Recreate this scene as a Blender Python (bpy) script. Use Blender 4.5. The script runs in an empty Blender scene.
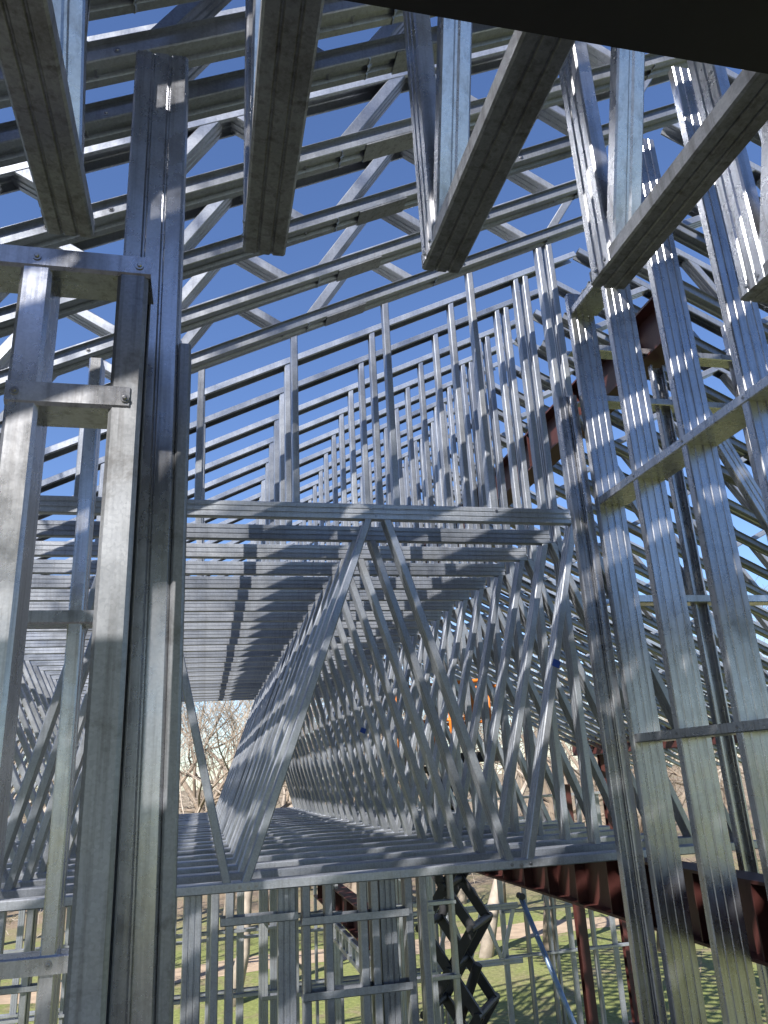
import bpy, bmesh, math, random
from mathutils import Vector, Matrix, Quaternion
R = math.radians
scn = bpy.context.scene
C = scn.collection
V = Vector

# ------------------------------------------------------------------ materials
def new_mat(name):
    m = bpy.data.materials.new(name); m.use_nodes = True
    nt = m.node_tree; b = nt.nodes['Principled BSDF']
    return m, nt, b
def N(nt, kind, **kw):
    n = nt.nodes.new(kind)
    for k, v in kw.items():
        if k in n.inputs: n.inputs[k].default_value = v
        else: setattr(n, k, v)
    return n
def ramp(nt, fac, stops):
    r = nt.nodes.new('ShaderNodeValToRGB')
    while len(r.color_ramp.elements) < len(stops): r.color_ramp.elements.new(0.5)
    for e, (p, c) in zip(r.color_ramp.elements, stops):
        e.position = p; e.color = (*c, 1) if len(c) == 3 else c
    nt.links.new(fac, r.inputs['Fac']); return r.outputs['Color']
def galv(name, lo, hi, dirt=0.25, metal=0.66, r0=0.28, r1=0.46, scale=1.0, smudge=0.12):
    m, nt, b = new_mat(name); L = nt.links.new
    tc = N(nt, 'ShaderNodeTexCoord')
    v = N(nt, 'ShaderNodeTexVoronoi', Scale=150.0*scale); L(tc.outputs['Object'], v.inputs['Vector'])
    n1 = N(nt, 'ShaderNodeTexNoise', Scale=7.0*scale, Detail=6.0, Roughness=0.62); L(tc.outputs['Object'], n1.inputs['Vector'])
    n2 = N(nt, 'ShaderNodeTexNoise', Scale=2.3, Detail=3.0); L(tc.outputs['Object'], n2.inputs['Vector'])
    mp = N(nt, 'ShaderNodeMapping'); mp.inputs['Scale'].default_value = (55, 55, 2.0)
    L(tc.outputs['Object'], mp.inputs['Vector'])
    n3 = N(nt, 'ShaderNodeTexNoise', Scale=1.0, Detail=4.0, Roughness=0.6); L(mp.outputs[0], n3.inputs['Vector'])
    spang = ramp(nt, v.outputs['Color'], [(0.0, lo), (1.0, hi)])
    blot = ramp(nt, n1.outputs['Fac'], [(0.30, (0.88,)*3), (0.55, (1.0,)*3), (0.8, (1.05,)*3)])
    mx = N(nt, 'ShaderNodeMix', data_type='RGBA', blend_type='MULTIPLY'); mx.inputs[0].default_value = 1
    L(spang, mx.inputs[6]); L(blot, mx.inputs[7])
    st = ramp(nt, n3.outputs['Fac'], [(0.30, (0.62, 0.60, 0.58)), (0.5, (1, 1, 1))])
    mx2 = N(nt, 'ShaderNodeMix', data_type='RGBA', blend_type='MULTIPLY'); mx2.inputs[0].default_value = dirt*2
    L(mx.outputs[2], mx2.inputs[6]); L(st, mx2.inputs[7])
    # whitish and brownish handling stains in loose patches
    pt = ramp(nt, n2.outputs['Fac'], [(0.35, (0.93, 0.92, 0.90)), (0.55, (1, 1, 1)), (0.75, (0.97, 1.0, 1.06))])
    n4 = N(nt, 'ShaderNodeTexNoise', Scale=5.5, Detail=9.0, Roughness=0.72, Distortion=0.6); L(tc.outputs['Object'], n4.inputs['Vector'])
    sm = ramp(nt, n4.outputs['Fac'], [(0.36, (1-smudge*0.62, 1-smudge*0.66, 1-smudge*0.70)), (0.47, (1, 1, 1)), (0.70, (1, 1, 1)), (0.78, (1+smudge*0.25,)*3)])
    mx4 = N(nt, 'ShaderNodeMix', data_type='RGBA', blend_type='MULTIPLY'); mx4.inputs[0].default_value = 1
    L(mx2.outputs[2], mx4.inputs[6]); L(sm, mx4.inputs[7]); mx2 = mx4
    mx3 = N(nt, 'ShaderNodeMix', data_type='RGBA', blend_type='MULTIPLY'); mx3.inputs[0].default_value = 1
    L(mx2.outputs[2], mx3.inputs[6]); L(pt, mx3.inputs[7])
    oi = N(nt, 'ShaderNodeObjectInfo'); pc = ramp(nt, oi.outputs['Random'], [(0.0, (0.78, 0.79, 0.81)), (0.5, (1, 1, 1)), (1.0, (1.16, 1.15, 1.13))])
    mx5 = N(nt, 'ShaderNodeMix', data_type='RGBA', blend_type='MULTIPLY'); mx5.inputs[0].default_value = 1
    L(mx3.outputs[2], mx5.inputs[6]); L(pc, mx5.inputs[7]); mx3 = mx5
    L(mx3.outputs[2], b.inputs['Base Color'])
    b.inputs['Metallic'].default_value = metal
    mr = N(nt, 'ShaderNodeMapRange'); mr.inputs['To Min'].default_value = r0; mr.inputs['To Max'].default_value = r1
    mr.inputs['From Min'].default_value = 0.3; mr.inputs['From Max'].default_value = 0.7
    L(n1.outputs['Fac'], mr.inputs['Value']); L(mr.outputs[0], b.inputs['Roughness'])
    bp = N(nt, 'ShaderNodeBump', Strength=0.12, Distance=0.003)
    ad = N(nt, 'ShaderNodeMath', operation='MULTIPLY_ADD'); ad.inputs[1].default_value = 0.6
    L(n1.outputs['Fac'], ad.inputs[0]); L(n3.outputs['Fac'], ad.inputs[2])
    L(ad.outputs[0], bp.inputs['Height']); L(bp.outputs[0], b.inputs['Normal'])
    return m
def plain(name, col, rough=0.6, metal=0.0, var=0.25, scale=8.0, bump=0.2):
    m, nt, b = new_mat(name); L = nt.links.new
    tc = N(nt, 'ShaderNodeTexCoord')
    n = N(nt, 'ShaderNodeTexNoise', Scale=scale, Detail=6.0, Roughness=0.6); L(tc.outputs['Object'], n.inputs['Vector'])
    c = ramp(nt, n.outputs['Fac'], [(0.3, tuple(x*(1-var) for x in col)), (0.7, tuple(x*(1+var) for x in col))])
    L(c, b.inputs['Base Color']); b.inputs['Roughness'].default_value = rough; b.inputs['Metallic'].default_value = metal
    bp = N(nt, 'ShaderNodeBump', Strength=bump, Distance=0.01); L(n.outputs['Fac'], bp.inputs['Height']); L(bp.outputs[0], b.inputs['Normal'])
    return m
M_G  = galv('galvanized_steel', (0.32, 0.338, 0.37), (0.41, 0.432, 0.472), dirt=0.22)
M_GN = galv('galvanized_steel_near', (0.42, 0.428, 0.455), (0.51, 0.518, 0.548), dirt=0.42, r0=0.20, r1=0.37, scale=1.6, smudge=0.22, metal=0.85)
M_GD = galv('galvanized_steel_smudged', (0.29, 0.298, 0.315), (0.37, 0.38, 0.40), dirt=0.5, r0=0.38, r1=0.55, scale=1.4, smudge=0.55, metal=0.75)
M_SCREW = plain('zinc_screw', (0.35, 0.35, 0.36), 0.3, 1.0)
M_RED = plain('red_oxide_primer', (0.060, 0.018, 0.015), 0.5, 0.0, 0.3, 3.0)
M_BLK = plain('black_steel', (0.012, 0.011, 0.012), 0.55, 0.0, 0.3, 4.0)
M_LIFT = plain('scissor_black_paint', (0.018, 0.018, 0.02), 0.45)
M_ORANGE = plain('orange_paint', (0.55, 0.16, 0.02), 0.45)
M_BLUE = plain('blue_marker_tape', (0.02, 0.07, 0.35), 0.5)
M_BARK = plain('bark', (0.20, 0.155, 0.115), 0.9, 0, 0.35, 3.0, 0.5)
M_BARK2 = plain('pale_bark', (0.30, 0.25, 0.20), 0.9, 0, 0.35, 3.0, 0.5)
M_DECK = plain('concrete_deck', (0.13, 0.125, 0.12), 0.9)
M_PLY = plain('deck_steel', (0.18, 0.19, 0.2), 0.5, 0.7)

# ------------------------------------------------------------------ object helpers
def link(o, parent=None):
    C.objects.link(o)
    if parent: o.parent = parent
    return o
def obj(name, bm, mat, parent=None, smooth=False):
    me = bpy.data.meshes.new(name)
    bmesh.ops.recalc_face_normals(bm, faces=bm.faces)
    bm.to_mesh(me); bm.free(); me.materials.append(mat)
    if smooth:
        for p in me.polygons: p.use_smooth = True
    return link(bpy.data.objects.new(name, me), parent)
def tag(o, label=None, cat=None, group=None, kind=None):
    if label: o['label'] = label
    if cat: o['category'] = cat
    if group: o['group'] = group
    if kind: o['kind'] = kind
    return o
def thing(name, label, cat, loc=(0, 0, 0), group=None):
    o = bpy.data.objects.new(name, None); o.location = loc; o.empty_display_size = 0.1
    C.objects.link(o); return tag(o, label, cat, group)
def dup(root, loc, label, keep=None):
    r = root.copy(); C.objects.link(r); r.location = loc; r['label'] = label
    for ch in list(root.children):
        if keep and not keep(ch): continue
        c = ch.copy(); C.objects.link(c); c.parent = r
        for g in ch.children:
            d = g.copy(); C.objects.link(d); d.parent = c
    return r
ORD = ['first', 'second', 'third', 'fourth', 'fifth', 'sixth', 'seventh', 'eighth', 'ninth', 'tenth', 'eleventh', 'twelfth',
       'thirteenth', 'fourteenth', 'fifteenth', 'sixteenth', 'seventeenth', 'eighteenth', 'nineteenth', 'twentieth',
       'twenty-first', 'twenty-second', 'twenty-third', 'twenty-fourth', 'twenty-fifth', 'twenty-sixth', 'twenty-seventh',
       'twenty-eighth', 'twenty-ninth', 'thirtieth', 'thirty-first', 'thirty-second', 'thirty-third', 'thirty-fourth', 'thirty-fifth', 'thirty-sixth', 'thirty-seventh', 'thirty-eighth', 'thirty-ninth', 'fortieth', 'forty-first']

# ------------------------------------------------------------------ cold-formed profiles
def offset_poly(pts, t):
    """closed outline of a thin sheet following the open polyline pts"""
    n = len(pts); nor = []
    for i in range(n-1):
        dx, dy = pts[i+1][0]-pts[i][0], pts[i+1][1]-pts[i][1]; l = math.hypot(dx, dy); nor.append((-dy/l, dx/l))
    A, B = [], []
    for i in range(n):
        if i == 0: nx, ny = nor[0]; k = 1
        elif i == n-1: nx, ny = nor[-1]; k = 1
        else:
            nx, ny = nor[i-1][0]+nor[i][0], nor[i-1][1]+nor[i][1]; l = math.hypot(nx, ny); nx /= l; ny /= l
            k = 1/max(0.35, nx*nor[i][0]+ny*nor[i][1])
        A.append((pts[i][0]+nx*k*t/2, pts[i][1]+ny*k*t/2)); B.append((pts[i][0]-nx*k*t/2, pts[i][1]-ny*k*t/2))
    return A + B[::-1]
def prof_c(w, fl, lip=0.012, t=0.0018, ribs=0, rd=0.004, rw=0.004, bend=0.004):
    """C-section: web along u at v=0, flanges towards +v, lips turned in"""
    h = w/2; p = []
    if lip: p += [(-h+lip, fl)]
    p += [(-h+bend, fl), (-h, fl-bend)] if lip else [(-h, fl)]
    p += [(-h, bend), (-h+bend, 0)]
    if ribs == 2: cs = [-w/6, w/6]
    elif ribs == 1: cs = [0]
    elif ribs == 3: cs = [-w*0.27, 0, w*0.27]
    else: cs = []
    for c in cs: p += [(c-rw*1.6, 0), (c-rw*0.6, rd), (c+rw*0.6, rd), (c+rw*1.6, 0)]
    p += [(h-bend, 0), (h, bend)]
    p += [(h, fl-bend), (h-bend, fl), (h-lip, fl)] if lip else [(h, fl)]
    return offset_poly(p, t)
def sweep(bm, p0, p1, prof, vdir, u0=None, sh0=0, sh1=0):
    """extrude a profile from p0 to p1; v of the profile points along vdir; sh0/sh1 shear the cut ends along u"""
    p0, p1 = V(p0), V(p1); d = (p1-p0).normalized(); vd = V(vdir); vd = (vd - d*vd.dot(d)).normalized(); u = vd.cross(d)
    a = [bm.verts.new(p0+u*x+vd*y+d*(x*sh0)) for x, y in prof]; b = [bm.verts.new(p1+u*x+vd*y+d*(x*sh1)) for x, y in prof]
    n = len(prof)
    for i in range(n):
        j = (i+1) % n; bm.faces.new((a[i], a[j], b[j], b[i]))
    bm.faces.new(a[::-1]); bm.faces.new(b)
def stud(name, p0, p1, prof, vdir, mat, parent=None, sh0=0, sh1=0):
    bm = bmesh.new(); sweep(bm, p0, p1, prof, vdir, sh0=sh0, sh1=sh1); return obj(name, bm, mat, parent)
def box(bm, a, b):
    x0, y0, z0 = a; x1, y1, z1 = b
    v = [bm.verts.new((x, y, z)) for x in (x0, x1) for y in (y0, y1) for z in (z0, z1)]
    for f in ((0, 1, 3, 2), (4, 6, 7, 5), (0, 4, 5, 1), (2, 3, 7, 6), (0, 2, 6, 4), (1, 5, 7, 3)): bm.faces.new([v[i] for i in f])
def obox(bm, p0, p1, w, h, up):
    sweep(bm, p0, p1, [(-w/2, -h/2), (w/2, -h/2), (w/2, h/2), (-w/2, h/2)], up)
def tube(bm, pts, rads, seg=6, cap=True):
    rings = []; prev = None
    for i, p in enumerate(pts):
        p = V(p); d = (V(pts[min(i+1, len(pts)-1)]) - V(pts[max(i-1, 0)])).normalized()
        if prev is None: prev = d.orthogonal().normalized()
        prev = (prev - d*prev.dot(d)).normalized(); w = d.cross(prev)
        rings.append([bm.verts.new(p+(prev*math.cos(a)+w*math.sin(a))*rads[i]) for a in [2*math.pi*k/seg for k in range(seg)]])
    for a, b in zip(rings, rings[1:]):
        for k in range(seg): bm.faces.new((a[k], a[(k+1) % seg], b[(k+1) % seg], b[k]))
    if cap: bm.faces.new(rings[0][::-1]); bm.faces.new(rings[-1])
def screw(parent, p, nrm, r=0.0048, name='screw'):
    bm = bmesh.new(); p = V(p); n = V(nrm).normalized()
    tube(bm, [p-n*0.004, p+n*0.0012], [r*1.7, r*1.7], 12)
    tube(bm, [p+n*0.0010, p+n*0.0030, p+n*0.0048], [r, r*0.95, r*0.6], 6)
    return obj(name, bm, M_SCREW, parent)

P89  = prof_c(0.089, 0.041, 0.012, 0.0016, ribs=1, rd=0.003, rw=0.005)
P64  = prof_c(0.060, 0.036, 0.010, 0.0016, ribs=0)
P89R = prof_c(0.089, 0.041, 0.012, 0.0018, ribs=2, rd=0.0035, rw=0.0035)
P152 = prof_c(0.152, 0.041, 0.013, 0.0020, ribs=3, rd=0.0028, rw=0.0036)
U92  = prof_c(0.092, 0.032, 0, 0.0016)
U156 = prof_c(0.157, 0.045, 0, 0.0020)

# ------------------------------------------------------------------ setting
GZ = -5.0
def ground_mat():
    m, nt, b = new_mat('grass_ground'); L = nt.links.new
    tc = N(nt, 'ShaderNodeTexCoord'); O = tc.outputs['Object']
    n1 = N(nt, 'ShaderNodeTexNoise', Scale=0.35, Detail=8.0, Roughness=0.65); L(O, n1.inputs['Vector'])
    n2 = N(nt, 'ShaderNodeTexNoise', Scale=9.0, Detail=6.0, Roughness=0.7); L(O, n2.inputs['Vector'])
    g = ramp(nt, n2.outputs['Fac'], [(0.30, (0.080, 0.095, 0.022)), (0.55, (0.165, 0.185, 0.046)), (0.75, (0.28, 0.28, 0.11))])
    br = ramp(nt, n2.outputs['Fac'], [(0.30, (0.09, 0.06, 0.035)), (0.55, (0.21, 0.155, 0.10)), (0.75, (0.34, 0.27, 0.19))])
    sep = N(nt, 'ShaderNodeSeparateXYZ'); L(O, sep.inputs[0])
    a = N(nt, 'ShaderNodeMapRange'); a.inputs['From Min'].default_value = 27; a.inputs['From Max'].default_value = 38; L(sep.outputs['Y'], a.inputs['Value'])
    s = N(nt, 'ShaderNodeMath', operation='MULTIPLY_ADD'); s.inputs[1].default_value = 2.6; L(n1.outputs['Fac'], s.inputs[0])
    s2 = N(nt, 'ShaderNodeMath', operation='SUBTRACT'); s2.inputs[1].default_value = 1.35; L(s.outputs[0], s2.inputs[0]); L(a.outputs[0], s.inputs[2])
    s2.use_clamp = True
    mx = N(nt, 'ShaderNodeMix', data_type='RGBA'); L(s2.outputs[0], mx.inputs[0]); L(g, mx.inputs[6]); L(br, mx.inputs[7])
    n5 = N(nt, 'ShaderNodeTexNoise', Scale=0.9, Detail=7.0, Roughness=0.7); L(O, n5.inputs['Vector'])
    pm = ramp(nt, n5.outputs['Fac'], [(0.50, (0, 0, 0)), (0.64, (0.75, 0.75, 0.75))])
    my = N(nt, 'ShaderNodeMix', data_type='RGBA'); L(pm, my.inputs[0]); L(mx.outputs[2], my.inputs[6]); L(br, my.inputs[7]); mx = my
    L(mx.outputs[2], b.inputs['Base Color']); b.inputs['Roughness'].default_value = 0.95
    bp = N(nt, 'ShaderNodeBump', Strength=0.6, Distance=0.05); L(n2.outputs['Fac'], bp.inputs['Height']); L(bp.outputs[0], b.inputs['Normal'])
    return m
bm = bmesh.new()
S = 900
bmesh.ops.create_grid(bm, x_segments=60, y_segments=60, size=S)
for v in bm.verts: v.co.z = GZ
tag(obj('ground', bm, ground_mat()), 'green grass around the building turning to brown leaf litter under the trees', kind='structure')
# dirt path
bm = bmesh.new(); rng = random.Random(3); prev = None
for i in range(161):
    x = -70+i; yc = 25.4+0.02*x+0.9*math.sin(x*0.09)+0.25*math.sin(x*0.7); w = 0.95+0.14*math.sin(x*1.3)+rng.uniform(-.07, .07)
    a = bm.verts.new((x, yc-w, GZ+0.006)); b = bm.verts.new((x, yc+w, GZ+0.006))
    if prev: bm.faces.new((prev[0], a, b, prev[1]))
    prev = (a, b)
tag(obj('path', bm, plain('dirt', (0.33, 0.245, 0.165), 0.95, 0, 0.25, 2.5)), 'tan dirt track crossing the grass behind the building', kind='structure')

# floor the wall stands on and the added shading deck over the viewpoint
bm = bmesh.new(); box(bm, (-5, -7, -1.78), (2.75, 3.72, -1.62)); 
tag(obj('floor', bm, M_DECK), 'concrete floor slab at the foot of the right hand wall', kind='structure')

t = thing('shade_deck', 'unseen corrugated steel deck added behind the viewpoint to shade the near steel', 'deck', (0, 0, 0)); t['kind'] = 'structure'  # out of view, added to keep sun and sky off the near members
bm = bmesh.new(); pr = []
for i in range(31):
    x = -1.6+i*0.2; pr += [(x, 0), (x+0.07, 0), (x+0.10, 0.05), (x+0.17, 0.05)]
pr = offset_poly(pr, 0.0015)
sweep(bm, (0, -4.5, 1.19), (0, 0.40, 1.19), [(-a, b) for a, b in pr], (0, 0, 1)); obj('deck_sheet', bm, M_PLY, t)
# ------------------------------------------------------------------ the row of building frames
S0 = 0.406; Y0 = 3.93
FL = 0.041; BY = (0, 1, 0); YC = 0.0455             # flange height, half depth of every member of a frame
ZM0, ZM1 = 1.338, 1.427             # middle chord
ZB0, ZB1 = -0.470, -0.429           # bottom chord
XR = 2.6
PF = prof_c(0.089, FL, 0.012, 0.0016, ribs=2, rd=0.003, rw=0.004)
FH = 0.050
PL = offset_poly([(-0.061, FH), (-0.0445, FH), (-0.0445, 0.003), (-0.0415, 0), (-0.019, 0), (-0.013, 0.013), (0.013, 0.013), (0.019, 0), (0.0415, 0), (0.0445, 0.003), (0.0445, FH), (0.061, FH)], 0.0016)
PWR = prof_c(0.088, 0.045, 0.012, 0.0016, ribs=2, rd=0.004, rw=0.004)
PR = prof_c(0.092, 0.050, 0.012, 0.0016, ribs=2, rd=0.004, rw=0.004)
PW = prof_c(0.084, 0.038, 0.010, 0.0016, ribs=2, rd=0.003, rw=0.004)
UP, DN = V((0, 0, 1)), V((0, 0, -1))
def tc_top(x): return 2.322 + 0.5*x  # top edge of the top chord (left slope)
def chord(name, p0, p1, web_up, t, prof=None, **kw):
    """web horizontal; p0/p1 give the web line"""
    return stud(name, V(p0)+V((0, YC, 0)), V(p1)+V((0, YC, 0)), prof or PF, DN if web_up else UP, M_G, t, **kw)
def slant(name, xa, za, xb, zb, t, prof=None, hf=0.019, flip=False):
    """diagonal whose web faces down; xa,za - xb,zb is its centre line"""
    d = V((xb-xa, 0, zb-za)).normalized(); n = V((-d.z, 0, d.x))
    if n.z < 0: n = -n
    if flip: n = -n
    p0, p1 = V((xa, YC, za))-n*hf, V((xb, YC, zb))-n*hf
    return stud(name, p0, p1, prof or PW, n, M_G, t)
def build_frame(label):
    t = thing('roof_frame', label, 'roof frame', (0, Y0, 0), 'galvanized frames receding in a row')
    stud('middle_chord', (-4.2, 0.001, ZM1-0.0445), (2.12, 0.001, ZM1-0.0445), P89R, BY, M_G, t)
    chord('bottom_chord', (-4.2, 0, ZB1), (2.90, 0, ZB1), True, t)
    chord('top_chord', (-2.6, 0, tc_top(-2.6)), (XR, 0, tc_top(XR)), True, t)
    for x0, x1 in ((0.20, 0.86), (1.50, 0.96), (1.60, 2.09), (2.80, 2.14), (-0.90, -0.44), (-1.0, -1.85), (-2.85, -1.95), (-2.95, -3.8)):
        slant('diagonal', x0, ZB1-0.012, x1, ZM0+0.012, t, flip=(x0 > 0 and x1 > x0) or (x0 < 0 and x1 < x0))
    for x in (-0.66, -0.06, 0.463, 1.027, 1.60, 2.11):
        stud('upright', (x-0.02, YC-0.010, ZM1-0.030), (x-0.02, YC-0.010, tc_top(x)-0.020), P64, (1, 0, 0), M_G, t)
    stud('post', (2.165, YC, ZB1-0.02), (2.165, YC, 3.36), PW, (1, 0, 0), M_G, t)
    return t
f0 = build_frame('nearest galvanized roof frame with its long middle chord crossing the view')
NF = 25
frames = [f0]; jr = random.Random(5)
for k in range(1, NF):
    lab = f'galvanized roof frame, {ORD[k]} back from the nearest in the row' if k < NF-1 else 'farthest galvanized roof frame at the end of the row by the bare trees'
    fr = dup(f0, (jr.uniform(-.006, .006), Y0+k*S0+jr.uniform(-.009, .009), jr.uniform(-.003, .003)), lab); fr.rotation_euler = (jr.uniform(-.003, .003), 0, jr.uniform(-.0025, .0025)); frames.append(fr)
slant('open_bay_brace', 0.12, ZB1-0.012, -0.30, ZM0+0.012, f0)
for sx, sz in ((0.175, -0.45), (0.215, -0.455), (0.25, -0.448), (1.50, -0.45), (1.55, -0.455), (1.60, -0.45), (-0.90, -0.45), (2.78, -0.45),
               (0.87, 1.405), (0.90, 1.36), (0.945, 1.405), (2.07, 1.40), (2.10, 1.36), (0.463, 1.405), (1.027, 1.405), (1.61, 1.405), (-0.3, 1.36), (-0.06, 1.405)):
    screw(f0, (sx, -0.0012, sz), (0, -1, 0), 0.0055)
def tape(fr, x0, x1, z):
    f_ = (z-ZB1)/(ZM0-ZB1); x = x0+(x1-x0)*f_
    b_ = bmesh.new(); obox(b_, (x-0.008, -0.0005, z-0.018), (x+0.008, -0.0005, z+0.018), 0.044, 0.003, BY)
    return obj('blue_tape', b_, M_BLUE, fr)
tape(frames[0], 1.60, 2.09, 0.53); tape(frames[6], 1.50, 0.96, 0.35)

# ------------------------------------------------------------------ sloped roof trusses in front of the frames (left slope) and on the right slope
RB, RT = 2.050, 2.40               # bottom chord underside / top chord top edge at x=0
def build_truss(name, xa, xb, s, zb0, zt0, pitch, label, group, node=0.42):
    t = thing(name, label, 'roof truss', (0, 0, 0), group)
    zb = lambda x: zb0+s*(x); zt = lambda x: zt0+s*(x)
    chord('bottom_chord', (xa, 0, zb(xa)), (xb, 0, zb(xb)), False, t, PL)
    chord('top_chord', (xa, 0, zt(xa)), (xb, 0, zt(xb)), True, t, PR)
    hp = pitch/2; n0 = math.ceil((xa-node)/pitch); xn = node+n0*pitch
    while xn < xb+hp:
        for sg in (-1, 1):
            x0_, x1_ = xn+sg*0.05, xn+sg*(hp-0.035)
            if xa < min(x0_, x1_) and max(x0_, x1_) < xb: slant('diagonal', x0_, zb(x0_)+0.020, x1_, zt(x1_)-0.022, t, PWR, 0.026)
        xn += pitch
    for xs in (xa+1.9, xa+4.3):
        bm = bmesh.new(); obox(bm, (xs-0.11, YC, zb(xs-0.11)-0.004), (xs+0.11, YC, zb(xs+0.11)-0.004), 0.092, 0.004, (0, 0, 1))
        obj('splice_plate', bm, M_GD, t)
    for xs in (xa+3.07, xa+3.27, xa+5.0):
        screw(t, (xs, 0.0, zb(xs)+0.022), (0, -1, 0), 0.006)
    return t
gl = 'sloped roof trusses overhead'
lt = build_truss('roof_truss', -3.6, 2.5, 0.5, RB, RT, 0.74, 'sloped roof truss just in front of the nearest roof frame', gl)
lt.location = (0, Y0-S0, 0)
labs = ['second lowest', 'third lowest', 'fourth lowest', 'fifth lowest', 'sixth lowest', 'seventh lowest', 'eighth lowest']
for i, lb in enumerate(labs):
    dup(lt, (0.03*math.sin(i*2.1), Y0-S0*(i+2), 0.5*0.03*math.sin(i*2.1)), f'sloped roof truss with zigzag webs overhead, {lb} of the left slope')
for i in range(4):
    dup(lt, (0.05, 1.70-i*0.406, 0.025), f'doubled sloped roof truss against the dark top of the view, {ORD[i]} from its front')
gr = 'roof trusses on the right slope'
rt = build_truss('roof_truss', 2.66, 9.6, -0.5, RB+0.5*XR*2, RT+0.5*XR*2, 0.80, 'nearest sloped roof truss beyond the right hand wall', gr)
rt.location = (0, 1.5, 0)
for k in range(1, 40):
    dup(rt, (0, 1.5+k*S0, 0), f'right slope roof truss behind the stud wall, {ORD[k]} from the near end')

# ------------------------------------------------------------------ overhanging frames close overhead (run along y)
ZJ = 1.09; YE = 1.42
def build_overhang(label):
    t = thing('overhang_frame', label, 'overhang frame', (0, 0, 0), 'overhang frames ending above the viewer')
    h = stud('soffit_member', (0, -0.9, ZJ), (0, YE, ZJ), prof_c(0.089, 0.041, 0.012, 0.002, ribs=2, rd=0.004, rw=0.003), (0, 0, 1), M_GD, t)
    stud('hanger', (-0.046, YE-0.052, ZJ+0.004), (-0.046, YE-0.052, ZJ+1.5), P89R, (1, 0, 0), M_GN, t)
    a = R(19)
    stud('brace', (-0.004, YE-0.10, ZJ+0.012), (-0.004, YE-0.10-1.45*math.sin(a), ZJ+1.45*math.cos(a)), prof_c(0.070, 0.036, 0.010, 0.0018, ribs=1, rd=0.004, rw=0.005), (0, 1, 0.3), M_GN, t)
    for yy in (YE-0.03, YE-0.075):
        screw(t, (-0.0455, yy, ZJ+0.020), (-1, 0, 0), 0.005)
    return t
xs = [-0.295, 0.103, 0.507, 0.930, 1.342, 1.748]
names = ['leftmost overhang frame with dark ribbed underside above the ladder wall', 'overhang frame with dark ribbed underside just right of the cut off post',
         'overhang frame ending over the middle of the view with a bright hanger', 'overhang frame whose dark member slants down to the right wall corner',
         'overhang frame ending at the right edge over the wall studs', 'rightmost overhang frame past the edge of the black beam']
oh = build_overhang(names[0]); oh.location = (xs[0], 0, 0)
for x, n in zip(xs[1:-1], names[1:-1]): dup(oh, (x, 0, 0), n)

# black steel beam across the top right (I section along x)
t = thing('steel_beam', 'black steel beam in deep shade crossing the top right corner', 'steel beam', (0, 0, 0))
def ibeam(t, p0, p1, depth, width, tf, tw, mat, side):
    p0, p1 = V(p0), V(p1)
    b_ = bmesh.new(); up = V((0, 0, 1)); lat = (p1-p0).cross(up).normalized()
    obox(b_, p0, p1, tw, depth-2*tf, up); obj('web', b_, mat, t)
    for s_ in (-1, 1):
        b_ = bmesh.new(); o_ = up*s_*(depth/2-tf/2); obox(b_, p0+o_, p1+o_, width, tf, up); obj('flange', b_, mat, t)
ibeam(t, (-2.5, 0.50, 0.912), (4.5, 0.50, 0.912), 0.30, 0.14, 0.014, 0.010, M_BLK, 1)

# ------------------------------------------------------------------ ladder wall and cut-off post at the left
YF = 1.28
t = thing('ladder_wall', 'near ladder-like steel wall with two short rails at the left edge', 'wall frame', (0, YF, 0))
PS = prof_c(0.092, 0.052, 0.013, 0.0022, ribs=0, bend=0.006)
def vstud(t, xc, zb, zt, y, prof, mat, name='stud', fw=0.052):
    # flange faces the viewer, web on the right
    return stud(name, (xc+fw/2, y+0.046, zb), (xc+fw/2, y+0.046, zt), prof, (-1, 0, 0), mat, t)
def vstudL(t, xc, zb, zt, y, prof, mat, name='stud', fw=0.052):
    return stud(name, (xc-fw/2, y+0.046, zb), (xc-fw/2, y+0.046, zt), prof, (1, 0, 0), mat, t)
vstud(t, -0.318, -1.62, 0.925, 0, PS, M_GN)
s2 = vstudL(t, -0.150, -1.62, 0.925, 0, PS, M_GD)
vstud(t, -0.735, -1.62, 0.925, 0, PS, M_GN)
def rail(t, x0, x1, z, y, h=0.041, d=0.094, mat=M_GN, name='rail'):
    # web below, flanges turned up
    return stud(name, (x0, y+d/2-0.003, z), (x1, y+d/2-0.003, z), prof_c(d, h, 0, 0.0022, bend=0.005), (0, 0, 1), mat, t)
rail(t, -1.2, -0.118, 0.905, 0, name='top_rail')
rail(t, -0.345, -0.142, 0.630, 0, name='middle_rail')
for (x, z) in ((-0.318, 0.926), (-0.139, 0.925), (-0.330, 0.652), (-0.150, 0.648)):
    screw(t, (x, -0.0055, z), (0, -1, 0), 0.0045)
t = thing('steel_post', 'tall cut off ribbed steel post standing at the left', 'post', (-0.131, 1.50, 0)); t.rotation_euler = (0, -0.006, 0)
PP = prof_c(0.122, 0.052, 0.014, 0.0022, ribs=2, rd=0.005, rw=0.0035, bend=0.005)
stud('stud', (0, 0, -1.62), (0, 0, 1.715), PP, BY, M_GN, t)
stud('stud', (0, 0.110, -1.62), (0, 0.110, 1.70), PP, (0, -1, 0), M_GN, t)
stud('stud', (0.002, 0.116, -1.62), (0.002, 0.116, 0.98), PP, BY, M_GN, t)
bm = bmesh.new()
stud('edge_channel', (-0.006, 0.030, -1.62), (-0.006, 0.030, 0.90), prof_c(0.062, 0.024, 0.008, 0.002), (1, 0, 0), M_GD, t).location = (0.070, 0, 0)
bm.free()

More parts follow.
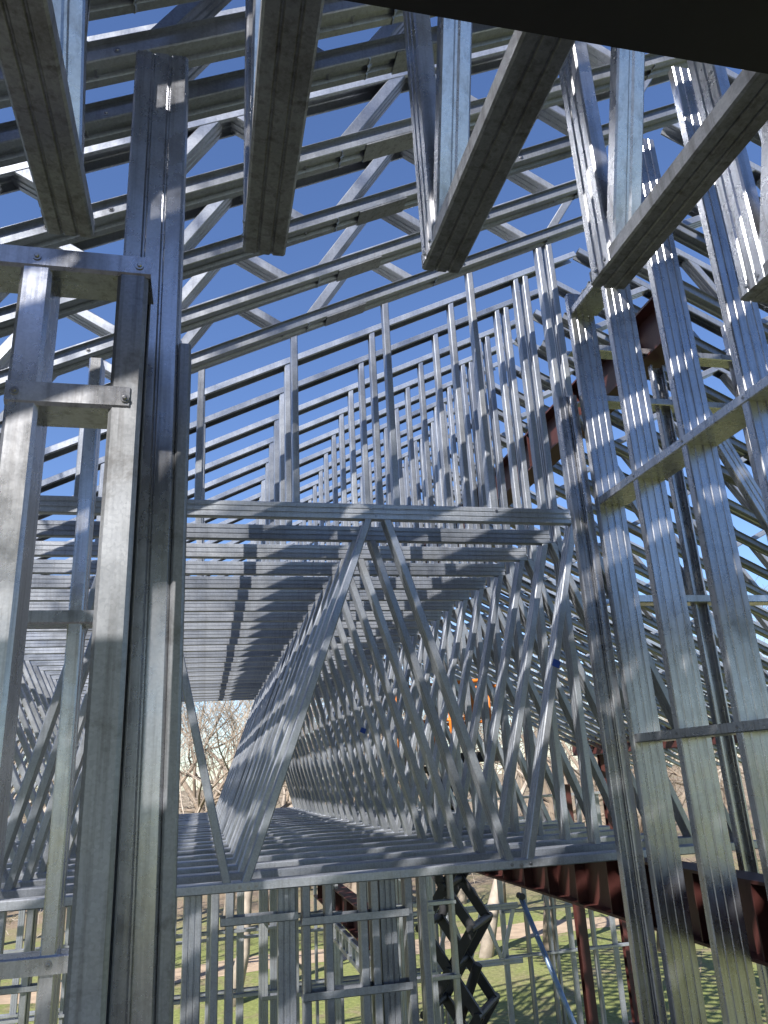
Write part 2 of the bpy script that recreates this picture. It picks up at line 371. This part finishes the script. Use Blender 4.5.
# thinner wall behind the ladder wall
t = thing('stud_wall', 'shaded stud wall with two cross rails behind the ladder wall', 'wall frame', (0, 2.5, 0))
PN = prof_c(0.089, 0.041, 0.012, 0.0018, ribs=1, rd=0.003)
for x in (-0.397, -0.99):
    stud('stud', (x+0.0205, 0.044, -1.62), (x+0.0205, 0.044, 1.42), PN, (-1, 0, 0), M_GN, t)
for z, h in ((0.49, 0.04), (-0.415, 0.045)):
    stud('rail', (-1.6, 0.040, z), (-0.31, 0.040, z), prof_c(0.094, h, 0, 0.002), (0, 0, 1 if z > 0 else -1), M_GN, t)
screw(t, (-0.394, -0.010, -0.435), (0, -1, 0), 0.006)

# ------------------------------------------------------------------ right hand wall (runs along y)
X1 = 2.03
t = thing('stud_wall', 'tall wall of wide ribbed studs running along the right side', 'wall frame', (X1, 0, 0))
for y in (1.49, 1.90, 2.30, 2.715, 3.13):
    stud('stud', (0.076, y, -1.62), (0.076, y, 3.02), P152, BY, M_GN, t)
for z in (2.50, 1.325, 0.108):
    stud('cross_rail', (0.076, 1.1, z-0.02), (0.076, 3.50, z-0.02), prof_c(0.162, 0.040, 0, 0.0022), (0, 0, 1), M_GN, t)
    for y in (1.51, 1.92, 2.32, 2.735, 3.15):
        screw(t, (-0.0065, y, z+0.002), (-1, 0, 0), 0.0048)
stud('bottom_track', (0.076, 1.1, -1.617), (0.076, 3.7, -1.617), prof_c(0.162, 0.05, 0, 0.002), (0, 0, 1), M_GN, t)
# corner pack at its far end
t = thing('corner_post', 'pack of ribbed studs where the right wall meets the nearest frame', 'post', (X1, 3.50, 0))
stud('stud', (0.062, 0.0, -1.62), (0.062, 0.0, 2.62), P152, BY, M_GN, t)
stud('stud', (-0.078, 0.08, -1.62), (-0.078, 0.08, 1.98), P89R, BY, M_GN, t)
stud('stud', (-0.020, 0.10, -1.62), (-0.020, 0.10, 1.98), P89R, (-1, 0, 0), M_GN, t)
# return wall along x, dark in shade
t = thing('stud_wall', 'shaded return wall with short cross rails seen between the right studs', 'wall frame', (0, 3.78, 0))
for x in (2.73, 3.33, 3.93):
    stud('stud', (x, 0.046, -1.62), (x, 0.046, 2.36 if x < 3 else 2.7), P89R, (0, -1, 0), M_GN, t)
for z in (2.41, 2.06, 0.83):
    stud('cross_rail', (2.15, 0.020, z), (4.0, 0.020, z), prof_c(0.096, 0.040, 0, 0.002), (0, 0, 1), M_GN, t)
# knee braces right of the wall
t = thing('knee_brace', 'bluish diagonal brace behind the right wall studs', 'brace', (0, 3.3, 0), None)
stud('channel', (2.50, 0, 2.05), (3.50, 0, -0.20), P89R, BY, M_GN, t); stud('end_plate', (3.48, 0.012, -0.155), (3.53, 0.012, -0.265), P64, BY, M_GN, t)
t = thing('knee_brace', 'dark diagonal brace low behind the second wall stud', 'brace', (0, 3.86, 0), None)
stud('channel', (2.20, 0, 2.02), (3.05, 0, 0.28), P64, BY, M_GN, t); stud('end_plate', (3.03, 0.012, 0.32), (3.08, 0.012, 0.22), P64, BY, M_GN, t)

# ------------------------------------------------------------------ red steel
def red_beam(name, label, p0, p1, depth, width, stiff):
    t = thing(name, label, 'steel beam', (0, 0, 0)); ibeam(t, p0, p1, depth, width, 0.014, 0.010, M_RED, 1)
    p0, p1 = V(p0), V(p1); L_ = (p1-p0).length; n = int(L_/stiff)
    for i in range(n):
        q = p0+(p1-p0)*((i+0.5)/n); b_ = bmesh.new(); box(b_, (q.x-width*0.46, q.y-0.005, q.z-depth/2+0.015), (q.x+width*0.46, q.y+0.005, q.z+depth/2-0.015)); obj('stiffener', b_, M_RED, t)
    return t
red_beam('steel_beam', 'red primed steel beam running back under the frames by the right wall', (2.34, 0.4, -0.655), (2.34, 13.6, -0.655), 0.32, 0.16, 0.42)
red_beam('steel_beam', 'red primed ridge beam glimpsed high between the upright studs', (2.72, 3.50, 2.55), (2.72, 13.6, 2.55), 0.33, 0.17, 0.8)
stud('nailer_channel', (0, 3.45, 0), (0, 13.6, 0), P89, (0, 0, 1), M_G, None)
o = bpy.data.objects['nailer_channel']; o.location = (2.72, 0, 2.719); tag(o, 'galvanized channel lying along the top of the red ridge beam', 'channel')
red_beam('steel_beam', 'red primed eave beam far off behind the right wall', (8.7, 6.0, 0.42), (8.7, 18.0, 0.42), 0.42, 0.2, 2.0)
red_beam('steel_beam', 'red primed floor beam low behind the lower studs', (1.40, 6.9, -1.20), (1.40, 10.2, -1.20), 0.26, 0.14, 0.6)
def red_col(x, y, zt, label):
    t = thing('steel_column', label, 'column', (x, y, GZ))
    h = zt-GZ
    for nm, a, b_ in (('web', (-0.005, -0.055, 0), (0.005, 0.055, h)), ('flange', (-0.075, -0.065, 0), (0.075, -0.0552, h)), ('flange', (-0.075, 0.0552, 0), (0.075, 0.065, h)), ('base_plate', (-0.16, -0.16, -0.02), (0.16, 0.16, 0.018))):
        bm = bmesh.new(); box(bm, a, b_); obj(nm, bm, M_RED, t)
    return t
red_col(6.0, 12.9, -0.3, 'red primed steel column among the lower studs at the right')
red_col(8.7, 16.6, 0.20, 'red primed steel column holding up the far eave beam')

# ------------------------------------------------------------------ ladder truss under the frames
t = thing('ladder_truss', 'narrow galvanized ladder truss under the red floor beam', 'truss', (0, 0, 0))
for z in (-1.32, -1.46):
    stud('chord', (1.25, 5.6, z), (1.25, 8.5, z), prof_c(0.04, 0.04, 0, 0.002), (1, 0, 0), M_G, t)
for k in range(17):
    y = 5.7+k*0.165; stud('rung', (1.252, y, -1.445), (1.252, y, -1.325), prof_c(0.03, 0.03, 0, 0.002), (1, 0, 0), M_G, t)

# ------------------------------------------------------------------ lower storey walls
def lower_wall(label, y, xs, zt, rails, prof, zb=GZ, xr=None):
    t = thing('stud_wall', label, 'wall frame', (0, y, 0))
    for it in xs:
        x, n = it if isinstance(it, tuple) else (it, 1)
        if n == -1:
            stud('stud', (x, 0.0, zb+0.01), (x, 0.0, zt), PW, (1, 0, 0), M_G, t); continue
        for j in range(n):
            stud('stud', (x+j*0.046, 0.0 if j % 2 == 0 else 0.044, zb+0.01), (x+j*0.046, 0.0 if j % 2 == 0 else 0.044, zt), prof, (1 if j % 2 == 0 else -1, 0, 0) if n > 1 else (0, 1, 0), M_G, t)
    for z, a, b_ in rails:
        stud('cross_rail', (a, -0.02, z), (b_, -0.02, z), prof_c(0.094, 0.036, 0, 0.002), (0, 0, 1), M_G, t)
    a = min(i[0] if isinstance(i, tuple) else i for i in xs)-0.1; b_ = max(i[0] if isinstance(i, tuple) else i for i in xs)+0.25
    stud('bottom_track', (a, 0.02, zb+0.004), (b_, 0.02, zb+0.004), prof_c(0.1, 0.04, 0, 0.002), (0, 0, 1), M_G, t)
    stud('top_track', (a, 0.02, zt+0.004), (b_, 0.02, zt+0.004), prof_c(0.1, 0.04, 0, 0.002), (0, 0, -1), M_G, t)
lower_wall('lower storey wall directly under the nearest roof frame', 4.35, [-1.35, (-1.15, -1), -0.94, -0.034, (0.055, -1), (0.127, -1), (0.43, 1), (0.506, -1), (0.62, -1), (0.80, -1), (0.86, -1), 0.955, (1.04, -1), (1.12, -1)], -0.48,
           [(-1.02, 0.5, 1.05), (-0.66, 0.1, 0.48), (-0.69, 0.5, 1.05)], P89R)
fx = []
x = -4.2; k = 0; rng = random.Random(8)
while x < 7.6:
    if not (3.9 < x < 5.0): fx.append((x, 3 if k % 5 == 0 else 1) if k % 3 else (x, 2))
    x += 0.40; k += 1
lower_wall('far lower storey end wall of thin studs with the lawn behind', 13.75, fx, -0.48, [(-2.30, -4.2, 3.8), (-3.02, -4.2, 3.8), (-2.30, 5.0, 7.4), (-2.98, 5.0, 7.4)], P89R)
lower_wall('second lower storey wall of bright dappled studs', 10.9, [(-3.6+0.41*i, 2 if i % 4 == 1 else 1) for i in range(17)], -0.48, [(-1.75, -3.6, 3.0), (-2.45, -3.6, 3.0)], P89R)
lower_wall('middle lower storey partition with sun dappled studs', 8.6, [0.62, (0.92, 2), 1.33, (1.70, 3), 2.05, (2.55, 2)], -0.48, [(-1.30, 0.6, 2.6), (-1.98, 0.6, 2.6)], P89R)
lower_wall('lower storey side partition left behind the steel post', 6.6, [(-3.0, 2), -2.6, -2.35, -2.2, -2.0, (-1.8, 2), -1.62, -1.4, (-1.2, 2), -1.0], -0.48, [(-1.30, -3.0, -1.0), (-1.75, -3.0, -1.0)], P89R)

# parallel-chord header seen behind the lift
t = thing('header_truss', 'small zigzag header truss behind the black lift arms', 'truss', (0, 13.4, 0))
for z in (-2.15, -2.95):
    stud('chord', (3.65, 0, z), (5.15, 0, z), P89, BY, M_G, t)
for i in range(5):
    a, b_ = (3.7+i*0.28, -2.9), (3.95+i*0.28, -2.2)
    if i % 2: a, b_ = (a[0], -2.2), (b_[0], -2.9)
    stud('diagonal', (a[0], 0.006, a[1]), (b_[0], 0.006, b_[1]), P64, BY, M_G, t)
# bluish inclined brace pipe at the lower right
t = thing('brace_pipe', 'thin blue grey prop leaning down from the end wall rail', 'prop', (0, 0, 0))
bm = bmesh.new(); tube(bm, [(3.62, 9.3, -1.42), (4.9, 9.2, -4.98)], [0.03, 0.03], 10); obj('pipe', bm, plain('blue_grey_steel', (0.20, 0.27, 0.38), 0.4, 0.6), t, True)
bm = bmesh.new(); tube(bm, [(3.62, 9.24, -1.40), (3.62, 9.36, -1.40)], [0.035, 0.035], 10); obj('end_pin', bm, M_BLK, t)

# ------------------------------------------------------------------ scissor lift
LY = 12.2
t = thing('scissor_lift', 'black scissor lift arms under an orange work platform', 'scissor lift', (3.68, LY, GZ)); t.rotation_euler = (0, 0, -0.60)
zs0, zs1 = 0.75, 5.05; n = 4; hh = (zs1-zs0)/n
for side in (-0.42, 0.42):
    for i in range(n):
        z0, z1 = zs0+i*hh, zs0+(i+1)*hh
        for a_, b_ in (((-0.38, z0), (0.38, z1)), ((0.38, z0), (-0.38, z1))):
            off = 0.06 if a_[0] < 0 else 0
            bm = bmesh.new(); obox(bm, (a_[0], side+off, a_[1]), (b_[0], side+off, b_[1]), 0.135, 0.07, (0, 1, 0)); obj('arm', bm, M_LIFT, t)
for i in range(n+1):
    for x in (-0.38, 0.38):
        bm = bmesh.new(); tube(bm, [(x, -0.54, zs0+i*hh), (x, 0.58, zs0+i*hh)], [0.055, 0.055], 10); obj('pin', bm, M_LIFT, t)
for i in range(n):
    bm = bmesh.new(); tube(bm, [(0, -0.54, zs0+(i+.5)*hh), (0, 0.58, zs0+(i+.5)*hh)], [0.055, 0.055], 10); obj('pin', bm, M_LIFT, t)
bm = bmesh.new(); tube(bm, [(-0.25, 0, zs0+hh*.4), (0.3, 0, zs0+hh*1.5)], [0.07, 0.07], 12); obj('cylinder', bm, M_LIFT, t)
bm = bmesh.new(); box(bm, (-0.95, -0.5, 0.25), (0.95, 0.55, 0.68)); bmesh.ops.bevel(bm, geom=bm.edges, offset=0.04, segments=2, affect='EDGES'); ch = obj('chassis', bm, M_ORANGE, t)
for x in (-0.7, 0.7):
    for y in (-0.5, 0.55):
        bm = bmesh.new(); tube(bm, [(x, y-0.07, 0.22), (x, y-0.05, 0.22), (x, y+0.05, 0.22), (x, y+0.07, 0.22)], [0.16, 0.22, 0.22, 0.16], 18); obj('wheel', bm, M_LIFT, t)
bm = bmesh.new(); box(bm, (-0.95, -0.5, 5.12), (0.95, 0.55, 5.26)); obj('platform', bm, M_LIFT, t)
gr_ = []
for x in (-0.93, -0.31, 0.31, 0.93):
    for y in (-0.48, 0.53):
        bm = bmesh.new(); tube(bm, [(x, y, 5.26), (x, y, 6.3)], [0.028, 0.028], 8); obj('guard_post', bm, M_ORANGE, t, True)
for z in (5.75, 6.3):
    for y in (-0.48, 0.53):
        bm = bmesh.new(); tube(bm, [(-0.93, y, z), (0.93, y, z)], [0.028, 0.028], 8); obj('guard_rail', bm, M_ORANGE, t, True)
bm = bmesh.new(); box(bm, (0.55, -0.56, 5.75), (0.9, -0.46, 6.15)); obj('control_box', bm, M_ORANGE, t)

# ------------------------------------------------------------------ bare trees
def bare_tree(seed, h, mat, lean=0.1, dens=6):
    rng = random.Random(seed); bt = bmesh.new(); bc = bmesh.new()
    def limb(bm, p, d, L_, r, depth):
        n = 4 if depth < 3 else 3; pts = [p.copy()]; rad = [r]; q = p.copy(); dd = d.copy()
        for i in range(n):
            dd = (dd + V((rng.gauss(0, .16), rng.gauss(0, .16), rng.gauss(0.05, .12)))).normalized()
            q = q + dd*(L_/n); pts.append(q.copy()); rad.append(max(0.006, r*(1-0.55*(i+1)/n)))
        tube(bm, pts, rad, 7 if depth < 2 else (5 if depth < 3 else 3), cap=depth < 2)
        if depth >= 5: return
        k = rng.choice((3, 4)) if depth < 4 else 3
        for j in range(k):
            f = rng.uniform(0.35, 1.0) if depth else rng.uniform(0.45, 1.0)
            i = min(n-1, int(f*n)); s = pts[i].lerp(pts[i+1], f*n-i)
            ax = dd.orthogonal().normalized(); ax = Quaternion(dd, rng.uniform(0, 6.28)) @ ax
            nd = (Quaternion(ax, R(rng.uniform(25, 62))) @ dd); nd.z += 0.12; nd.normalize()
            limb(bc, s, nd, L_*rng.uniform(0.52, 0.78), max(0.007, rad[i]*rng.uniform(0.45, 0.68)), depth+1)
    limb(bt, V((0, 0, -0.1)), V((rng.uniform(-lean, lean), rng.uniform(-lean, lean), 1)).normalized(), h*0.5, h*0.020, 0)
    return bt, bc
protos = []
for i in range(6):
    bt, bc = bare_tree(11+i*7, 10.5, None, 0.18)
    t = thing('bare_tree', '', 'tree', (0, 0, GZ), 'bare trees behind the building')
    m = M_BARK2 if i % 2 else M_BARK
    obj('trunk', bt, m, t, True); obj('crown', bc, m, t, False); protos.append(t)
rng = random.Random(21); spots = []
near = [(-1.0, 24, 1.0), (0.8, 21.5, .9), (4.9, 27.5, 1.0), (7.9, 23.5, 1.05), (9.4, 22.5, 1.0), (6.4, 28.5, .85), (12.6, 22, 1.0), (14.5, 26, 1.1), (10.9, 30, .95), (-3.6, 29, 1.1), (2.2, 30, 1.0), (-5.5, 25, 1.0)]
for x, y, s_ in near: spots.append((x, y, s_))
for row, (y, n_) in enumerate(((34, 11), (40, 13), (48, 15), (58, 18), (70, 20))):
    for i in range(n_):
        x = (-0.42+1.5*(i+rng.uniform(.1, .9))/n_)*y; spots.append((x, y+rng.uniform(-2.5, 2.5), rng.uniform(.85, 1.35)))
shade = [(-7.0, -3.5, 1.45), (-8.5, 0.5, 1.6), (-6.6, -6.8, 1.5), (-10.5, -2.5, 1.7), (-4.0, -8.5, 1.5)]
spots += shade
for i, (x, y, s_) in enumerate(spots):
    src = protos[i % 6]
    if i < 6: o = src; o.location = (x, y, GZ)
    else: o = dup(src, (x, y, GZ), '')
    o.scale = (s_*1.0, s_*1.0, s_); o.rotation_euler = (0, 0, rng.uniform(0, 6.28))
    rank = sorted(range(len(spots)), key=lambda j: spots[j][1]).index(i)
    if i < len(near):
        o['label'] = f'leafless tree by the dirt track, {ORD[sorted(range(len(near)), key=lambda j: near[j][0]/near[j][1]).index(i)]} from the left of the nearest trees'
    elif (x, y, s_) in shade:
        o['label'] = 'tall leafless tree standing close beside the building, off to the left'; o['group'] = 'trees beside the building'
    else:
        o['label'] = 'thin leafless tree in the distant bare wood behind the dirt track'; o['group'] = 'distant bare wood'

# ------------------------------------------------------------------ light, world, camera
el, az = None, None
sd = V((0.60, 0.68, -0.80)).normalized()       # direction the light travels
su = bpy.data.lights.new('sun', 'SUN'); su.energy = 5.0; su.angle = R(0.53); su.color = (1.0, 0.965, 0.92)
so = bpy.data.objects.new('sun', su); C.objects.link(so); so.rotation_euler = sd.to_track_quat('-Z', 'Y').to_euler(); so.location = (-6, -5, 9)
w = bpy.data.worlds.new('World'); scn.world = w; w.use_nodes = True; nt = w.node_tree
sky = nt.nodes.new('ShaderNodeTexSky'); sky.sky_type = 'NISHITA'; sky.sun_disc = False
ts = -sd; sky.sun_elevation = math.asin(ts.z); sky.sun_rotation = math.atan2(ts.x, ts.y)
sky.altitude = 300; sky.air_density = 1.0; sky.dust_density = 0.4; sky.ozone_density = 4.0
hs = nt.nodes.new('ShaderNodeHueSaturation'); hs.inputs['Saturation'].default_value = 1.08; hs.inputs['Hue'].default_value = 0.509; nt.links.new(sky.outputs[0], hs.inputs['Color']); nt.links.new(hs.outputs[0], nt.nodes['Background'].inputs[0]); nt.nodes['Background'].inputs[1].default_value = 0.092

f = 769.0
def d_(p): return V((p[0]-384, -(p[1]-512), -f)).normalized()
z = d_((265, -1734)); y = d_((203, 777)); y = (y-z*(y.dot(z))).normalized(); x = y.cross(z)
M = Matrix((x, y, z))                     # rows: world axes seen in the camera frame -> camera-to-world rotation
cam = bpy.data.cameras.new('camera'); co = bpy.data.objects.new('camera', cam); C.objects.link(co)
co.matrix_world = M.to_4x4()
cam.sensor_fit = 'VERTICAL'; cam.sensor_height = 36.0; cam.lens = f/1024*36; cam.clip_start = 0.02; cam.clip_end = 3000
scn.camera = co
scn.view_settings.view_transform = 'Standard'; scn.view_settings.look = 'None'; scn.view_settings.gamma = 1; scn.view_settings.use_curve_mapping = False
scn.view_settings.exposure = 1.15
